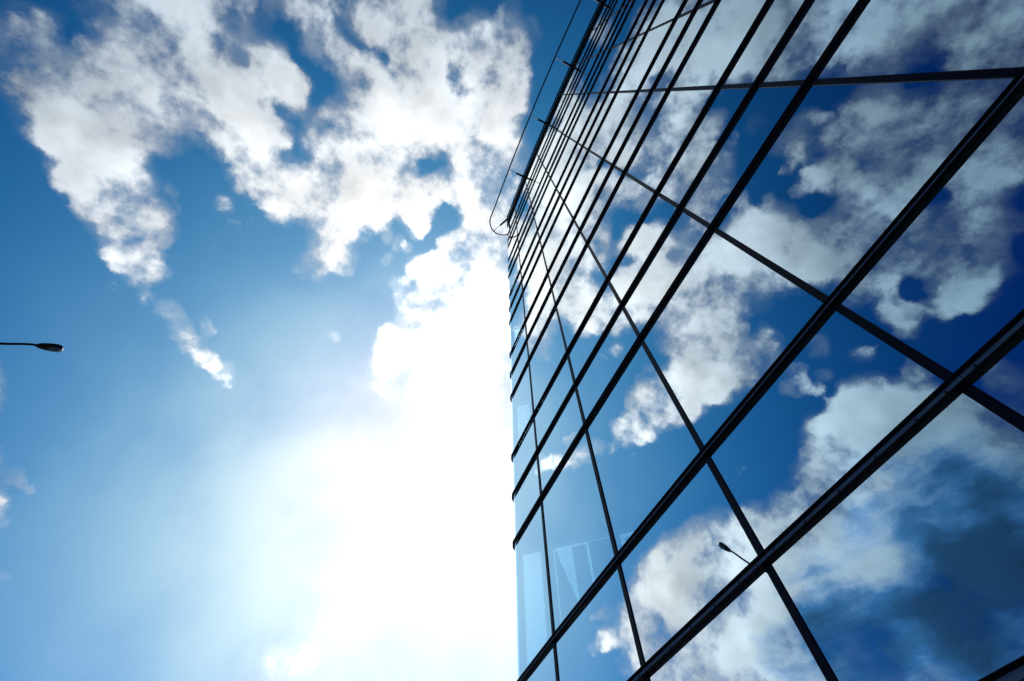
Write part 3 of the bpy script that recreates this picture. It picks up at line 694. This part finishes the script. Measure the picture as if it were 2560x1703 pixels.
# --- panes
zs = [ZG + 0.01] + ZR
front = []
for r in range(len(zs) - 1):
    for i in range(NF):
        front.append((i, zs[r], zs[r + 1]))
tilt_rng = random.Random(5)
def pane_bm(bm, i, za, zb, th=0.005):
    # every pane sits a hair out of true in its frame
    j1, j2, j3 = (tilt_rng.uniform(-0.0008, 0.0008) if i < NF - 1 else 0.0 for _ in range(3))
    a, b = P(i, j1, za), P(i + 1, j2, za)
    c, d = P(i, -th, za), P(i + 1, -th, za)
    A, B, C, D_ = P(i, j1 + j3, zb), P(i + 1, j2 + j3, zb), P(i, -th, zb), P(i + 1, -th, zb)
    vs = [bm.verts.new(q) for q in (a, b, B, A, c, d, D_, C)]
    f = bm.faces.new([vs[0], vs[3], vs[2], vs[1]])
    f.normal_update()
    f.material_index = 0
    g = bm.faces.new([vs[4], vs[5], vs[6], vs[7]])
    g.material_index = 1

def vis_key(e):
    i, za, zb = e
    xc = (WALL[i][0] + WALL[min(i + 1, NF)][0]) / 2
    zc = (za + zb) / 2
    if xc > 2.4 or zc < 0.3:
        return 99
    return (xc * xc + 1 + zc * zc)
front.sort(key=vis_key)
def make_pane(lst, name, stuff=False):
    bm = bmesh.new()
    bm.faces.layers.int.new('keep')
    for (i, za, zb) in lst:
        if i == NF - 1:
            # the last bay: flat up to the start of the corner, then the bent glass round the prow
            pane_bm(bm, i, za, zb)
            for j in range(NF, NF + NA):
                pane_bm(bm, j, za, zb)
        else:
            pane_bm(bm, i, za, zb)
    bmesh.ops.remove_doubles(bm, verts=bm.verts, dist=1e-5)
    for f in bm.faces:
        f.smooth = f.material_index == 0 and any(abs(abs(WN_i) - 1) > 0.01 for WN_i in [f.normal.y])
    o = obj(name, bm, [M_GLASS, M_CLEAR], tower)
    if stuff:
        o['kind'] = 'stuff'
    return o
for e in front[:99]:
    make_pane([e], 'window_pane')
bm = bmesh.new()
bm.faces.layers.int.new('keep')
for (i, za, zb) in front[99:]:
    pane_bm(bm, i, za, zb)
    if i == NF - 1:
        for j in range(NF, NF + NA):
            pane_bm(bm, j, za, zb)
for j in range(NF + NA, len(WALL) - 1):
    for r in range(len(zs) - 1):
        pane_bm(bm, j, zs[r], zs[r + 1])
rest = obj('window_pane', bm, [M_GLASS, M_CLEAR], tower)
rest['kind'] = 'stuff'

# --- body behind the glass: floor slabs, columns, core, rear wall
def plan_inset(off):
    pts = [(WALL[i][0] + WN[i][0] * -off, WALL[i][1] + WN[i][1] * -off) for i in range(len(WALL))]
    return pts

BACK = (WALL[0][0], WALL[-1][1])
def slab(z0_, z1_, off=0.014, name='floor_slab', mat=None):
    bm = bmesh.new()
    pts = plan_inset(off)
    pts = [(x * U, y * U) for x, y in pts] + [(BACK[0] * U, BACK[1] * U)]
    lo = [bm.verts.new((x, y, z0_)) for x, y in pts]
    hi = [bm.verts.new((x, y, z1_)) for x, y in pts]
    bm.faces.new(lo)
    bm.faces.new(hi[::-1])
    m_ = len(pts)
    for i in range(m_):
        bm.faces.new([lo[i], lo[(i + 1) % m_], hi[(i + 1) % m_], hi[i]])
    return obj(name, bm, mat or M_SLAB, tower)

for a, b in ((1, 3), (4, 6), (7, 9), (10, 12), (13, 15), (16, 18)):
    slab((ZR[a] - 0.004) * U + EYE.z, (ZR[b] + 0.02) * U + EYE.z)
slab(0.0, 0.12, name='ground_slab')
slab((ZR[19] + 0.02) * U + EYE.z, (ztop - 0.06) * U + EYE.z, name='roof')
# rear wall and right-hand wall
bm = bmesh.new()
xa, ya = (WALL[-1][0]) * U, WALL[-1][1] * U
xb = WALL[0][0] * U
hexa(bm, [(xa + 0.1, ya + 0.02, 0.0), (xb, ya + 0.02, 0.0), (xb, ya + 0.32, 0.0), (xa + 0.1, ya + 0.32, 0.0),
          (xa + 0.1, ya + 0.02, ztop * U + 1.6), (xb, ya + 0.02, ztop * U + 1.6), (xb, ya + 0.32, ztop * U + 1.6), (xa + 0.1, ya + 0.32, ztop * U + 1.6)])
obj('rear_wall', bm, M_SLAB, tower)
bm = bmesh.new()
box(bm, xb + 0.03, xb + 0.33, WALL[0][1] * U + 0.05, ya + 0.30, 0.0, ztop * U + 1.58)
obj('end_wall', bm, M_SLAB, tower)
bm = bmesh.new()
box(bm, 0.9 * U, 4.0 * U, 2.2 * U, 4.6 * U, 0.13, (ZR[19]) * U + 1.6)
obj('core_wall', bm, M_INNER, tower)
for (x, y) in ((-1.35, 1.55), (-0.6, 2.3), (0.35, 1.45), (1.6, 1.45), (2.9, 1.5)):
    bm = bmesh.new()
    tube(bm, [(x * U, y * U, 0.13), (x * U, y * U, ZR[19] * U + 1.6)], 0.16, 20)
    obj('column', bm, M_SLAB, tower, True)

# --- what stands behind the side glazing and shows through the clear corner panes: posts and half-drawn blinds
S0 = Vector((-2.27 * U, 1.16 * U, 0))
def side_panel(name, poly, mat, inset=0.06, th=0.012):
    t = Vector((SD[0], SD[1], 0))
    n_ = Vector((SD[1], -SD[0], 0))           # into the building
    bm = bmesh.new()
    a = [bm.verts.new(S0 + t * (s_ * U) + n_ * inset + Vector((0, 0, z_ * U + EYE.z))) for s_, z_ in poly]
    b = [bm.verts.new(S0 + t * (s_ * U) + n_ * (inset + th) + Vector((0, 0, z_ * U + EYE.z))) for s_, z_ in poly]
    bm.faces.new(a)
    bm.faces.new(b[::-1])
    m_ = len(poly)
    for i in range(m_):
        bm.faces.new([a[i], a[(i + 1) % m_], b[(i + 1) % m_], b[i]])
    obj(name, bm, mat, tower)
for fl, (kb, kt) in enumerate(((3, 4), (6, 7), (9, 10), (12, 13), (15, 16), (18, 19))):
    zb_, zt_ = ZR[kb] + 0.03, ZR[kt] - 0.006
    hh = zt_ - zb_
    side_panel('corner_dark_bar', [(0.075, zb_), (0.155, zb_), (0.155, zt_), (0.075, zt_)], M_INNER)
    side_panel('curtain', [(0.16, zb_), (0.28, zb_), (0.27, zb_ + hh * 0.42), (0.205, zb_ + hh * 0.72), (0.165, zb_ + hh * 0.93)], M_INNER)
    side_panel('window_blind', [(0.275, zb_), (0.362, zb_), (0.362, zt_ - 0.085), (0.275, zt_ - 0.085)], M_INNER)
    side_panel('window_blind', [(0.378, zb_), (0.53, zb_), (0.53, zt_ - 0.075), (0.378, zt_ - 0.075)], M_INNER)
    side_panel('window_blind', [(0.60, zb_), (1.10, zb_), (1.10, zt_ - 0.10), (0.60, zt_ - 0.10)], M_INNER)

bm = bmesh.new()
tube(bm, [(-2.262 * U, 1.082 * U, 0.13), (-2.262 * U, 1.082 * U, ZR[19] * U + 1.6)], 0.042, 14)  # added tube, darkens a band along the edge like the glass reflection there
obj('corner_dark_bar', bm, M_INNER, tower, True)

# --- roof guard: a rod held off the parapet on brackets, bent round the corner
ZW = 10.45
rod = [(x, fy(x) - 0.385) for x in (4.4, 3.4, 2.6, 2.0, 1.4, 0.8, 0.2, -0.4, -1.0, -1.6, -2.1)]
ccx, ccy, cr_ = -2.372, 0.973, 0.305
a = 0.0
for i in range(0, 19):
    a = R(-94) - R(129) * i / 18
    rod.append((ccx + math.cos(a) * cr_, ccy + math.sin(a) * cr_))
ex, ey = rod[-1]
for k in range(1, 6):
    rod.append((ex + SD[0] * 0.7 * k, ey + SD[1] * 0.7 * k))
bm = bmesh.new()
tube(bm, [(x * U, y * U, ZW * U + 1.6) for x, y in rod], 0.030, 8)
guard = obj('guard_rod', bm, M_LAMP, tower, True)
def bracket(pw, po):
    pw, po = Vector((pw[0] * U, pw[1] * U, ZW * U + 1.6)), Vector((po[0] * U, po[1] * U, ZW * U + 1.6))
    bm = bmesh.new()
    d = (po - pw)
    mid = pw + d * 0.52
    t = d.normalized()
    s = Vector((-t.y, t.x, 0))
    up = Vector((0, 0, 1))
    w = 0.042
    q = [pw - t * 0.05, mid]
    hexa(bm, [q[0] - s * w - up * w, q[0] + s * w - up * w, q[1] + s * w - up * w, q[1] - s * w - up * w,
              q[0] - s * w + up * w, q[0] + s * w + up * w, q[1] + s * w + up * w, q[1] - s * w + up * w])
    tube(bm, [mid - t * 0.02, po], 0.014, 8)
    tube(bm, [po - up * 0.05, po + up * 0.05], 0.035, 10)
    obj('bracket', bm, M_LAMP, tower)
for x in (3.36, 2.19, 1.0461, -0.0898, -1.2557):
    bracket((x, fy(x) - 0.012), (x, fy(x) - 0.385))
bracket((-2.27, 1.035), (-2.650, 0.855))

# ------------------------------------------------------------------ street lamp
LT = Vector((-5.283, -4.381, 5.412)) * U + EYE
LB = Vector((-5.243, -4.610, 5.2915)) * U + EYE
hd = Vector((LB.x - LT.x, LB.y - LT.y, 0)).normalized()
arm_rel = [(0.0, 0.0), (0.03, -0.008), (0.06, -0.028), (0.12, -0.08), (0.18, -0.14), (0.28, -0.225), (0.40, -0.32), (0.50, -0.395), (0.60, -0.50), (0.655, -0.66), (0.675, -0.95), (0.68, -1.5)]
pts = [LB + hd * (s_ * U) + Vector((0, 0, z_ * U)) for s_, z_ in arm_rel]
foot = Vector((pts[-1].x, pts[-1].y, 0))
lamp = thing('street_lamp', 'dark street lamp with long curved arm and flat oval head against open sky', 'street lamp', foot)
bm = bmesh.new()
tube(bm, [foot + Vector((0, 0, 0.1)), foot + Vector((0, 0, 2.0)), pts[-1]], [0.10, 0.085, 0.05], 14)
obj('pole', bm, M_LAMP, lamp, True)
bm = bmesh.new()
tube(bm, [foot, foot + Vector((0, 0, 0.06)), foot + Vector((0, 0, 0.14)), foot + Vector((0, 0, 0.5))], [0.20, 0.20, 0.15, 0.12], 14)
obj('base', bm, M_LAMP, lamp)
bm = bmesh.new()
tube(bm, pts, [0.034, 0.034, 0.035, 0.036, 0.036, 0.036, 0.037, 0.037, 0.038, 0.042, 0.046, 0.05], 12)
obj('arm', bm, M_LAMP, lamp, True)
# head: a flattened shell lofted from the arm to the rounded nose
ax = (LT - LB)
hl = ax.length
ax.normalize()
sd_ = ax.cross(Vector((0, 0, 1))).normalized()
upv = sd_.cross(ax).normalized()
bm = bmesh.new()
secs = [(-0.02, 0.028, 0.026, 0.026), (0.02, 0.045, 0.04, 0.035), (0.12, 0.075, 0.055, 0.05), (0.30, 0.105, 0.07, 0.06), (0.55, 0.130, 0.075, 0.055), (0.78, 0.135, 0.07, 0.05), (0.92, 0.115, 0.055, 0.04), (0.985, 0.075, 0.035, 0.025), (1.0, 0.04, 0.02, 0.012)]
prev = None
sg = 20
for (t_, w_, ht, hb) in secs:
    w_, ht, hb = w_ * 1.18, ht * 1.15, hb * 1.15
    c = LB + ax * (t_ * hl)
    ring = []
    for k in range(sg):
        a = 2 * math.pi * k / sg
        y_ = math.sin(a)
        ring.append(bm.verts.new(c + sd_ * (math.cos(a) * w_) + upv * (y_ * (ht if y_ > 0 else hb))))
    if prev:
        for k in range(sg):
            bm.faces.new([prev[k], prev[(k + 1) % sg], ring[(k + 1) % sg], ring[k]])
    else:
        bm.faces.new(ring[::-1])
    prev = ring
bm.faces.new(prev)
head = obj('lamp_head', bm, M_LAMP, lamp, True)
bm = bmesh.new()
prev = None
cl = LB + ax * (0.70 * hl) - upv * 0.053
for (s_, dz) in ((1.0, 0.0), (0.97, -0.014), (0.8, -0.032), (0.5, -0.044), (0.15, -0.05)):
    ring = [bm.verts.new(cl + ax * (math.cos(2 * math.pi * k / 20) * 0.145 * s_) + sd_ * (math.sin(2 * math.pi * k / 20) * 0.095 * s_) + upv * dz) for k in range(20)]
    if prev:
        for k in range(20):
            bm.faces.new([prev[k], prev[(k + 1) % 20], ring[(k + 1) % 20], ring[k]])
    prev = ring
bm.faces.new(prev)
o = obj('lens', bm, M_LENS, None, True)
o.parent = head
o.matrix_parent_inverse = head.matrix_world.inverted()

# ------------------------------------------------------------------ ground, pavement, road (out of frame, but they are what the dark metal mirrors)
def sheet(name, x0, x1, y0, y1, z, mat, thick=None):
    bm = bmesh.new()
    if thick:
        box(bm, x0, x1, y0, y1, z - thick, z)
    else:
        v = [bm.verts.new(c) for c in ((x0, y0, z), (x1, y0, z), (x1, y1, z), (x0, y1, z))]
        bm.faces.new(v)
    o = obj(name, bm, mat)
    o['kind'] = 'structure'
    return o
sheet('ground', -2500, 2500, -2500, 2500, -0.16, M_GROUND)
sheet('road', -300, 300, -12.6, -6.2, -0.13, M_ROAD)
sheet('pavement', -60, 60, -6.0, 22, -0.004, M_PAVE, 0.15)
sheet('pavement', -300, 300, -18.0, -12.8, -0.004, M_PAVE, 0.15)
sheet('kerb', -60, 60, -6.2, -6.0, 0.0, M_KERB, 0.15)
sheet('kerb', -300, 300, -12.8, -12.6, 0.0, M_KERB, 0.15)
bm = bmesh.new()
for k in range(-30, 31):
    v = [bm.verts.new(c) for c in ((k * 6.0, -9.46, -0.126), (k * 6.0 + 3.0, -9.46, -0.126), (k * 6.0 + 3.0, -9.34, -0.126), (k * 6.0, -9.34, -0.126))]
    bm.faces.new(v)
o = obj('road_marking', bm, M_PAINT)
o['kind'] = 'structure'
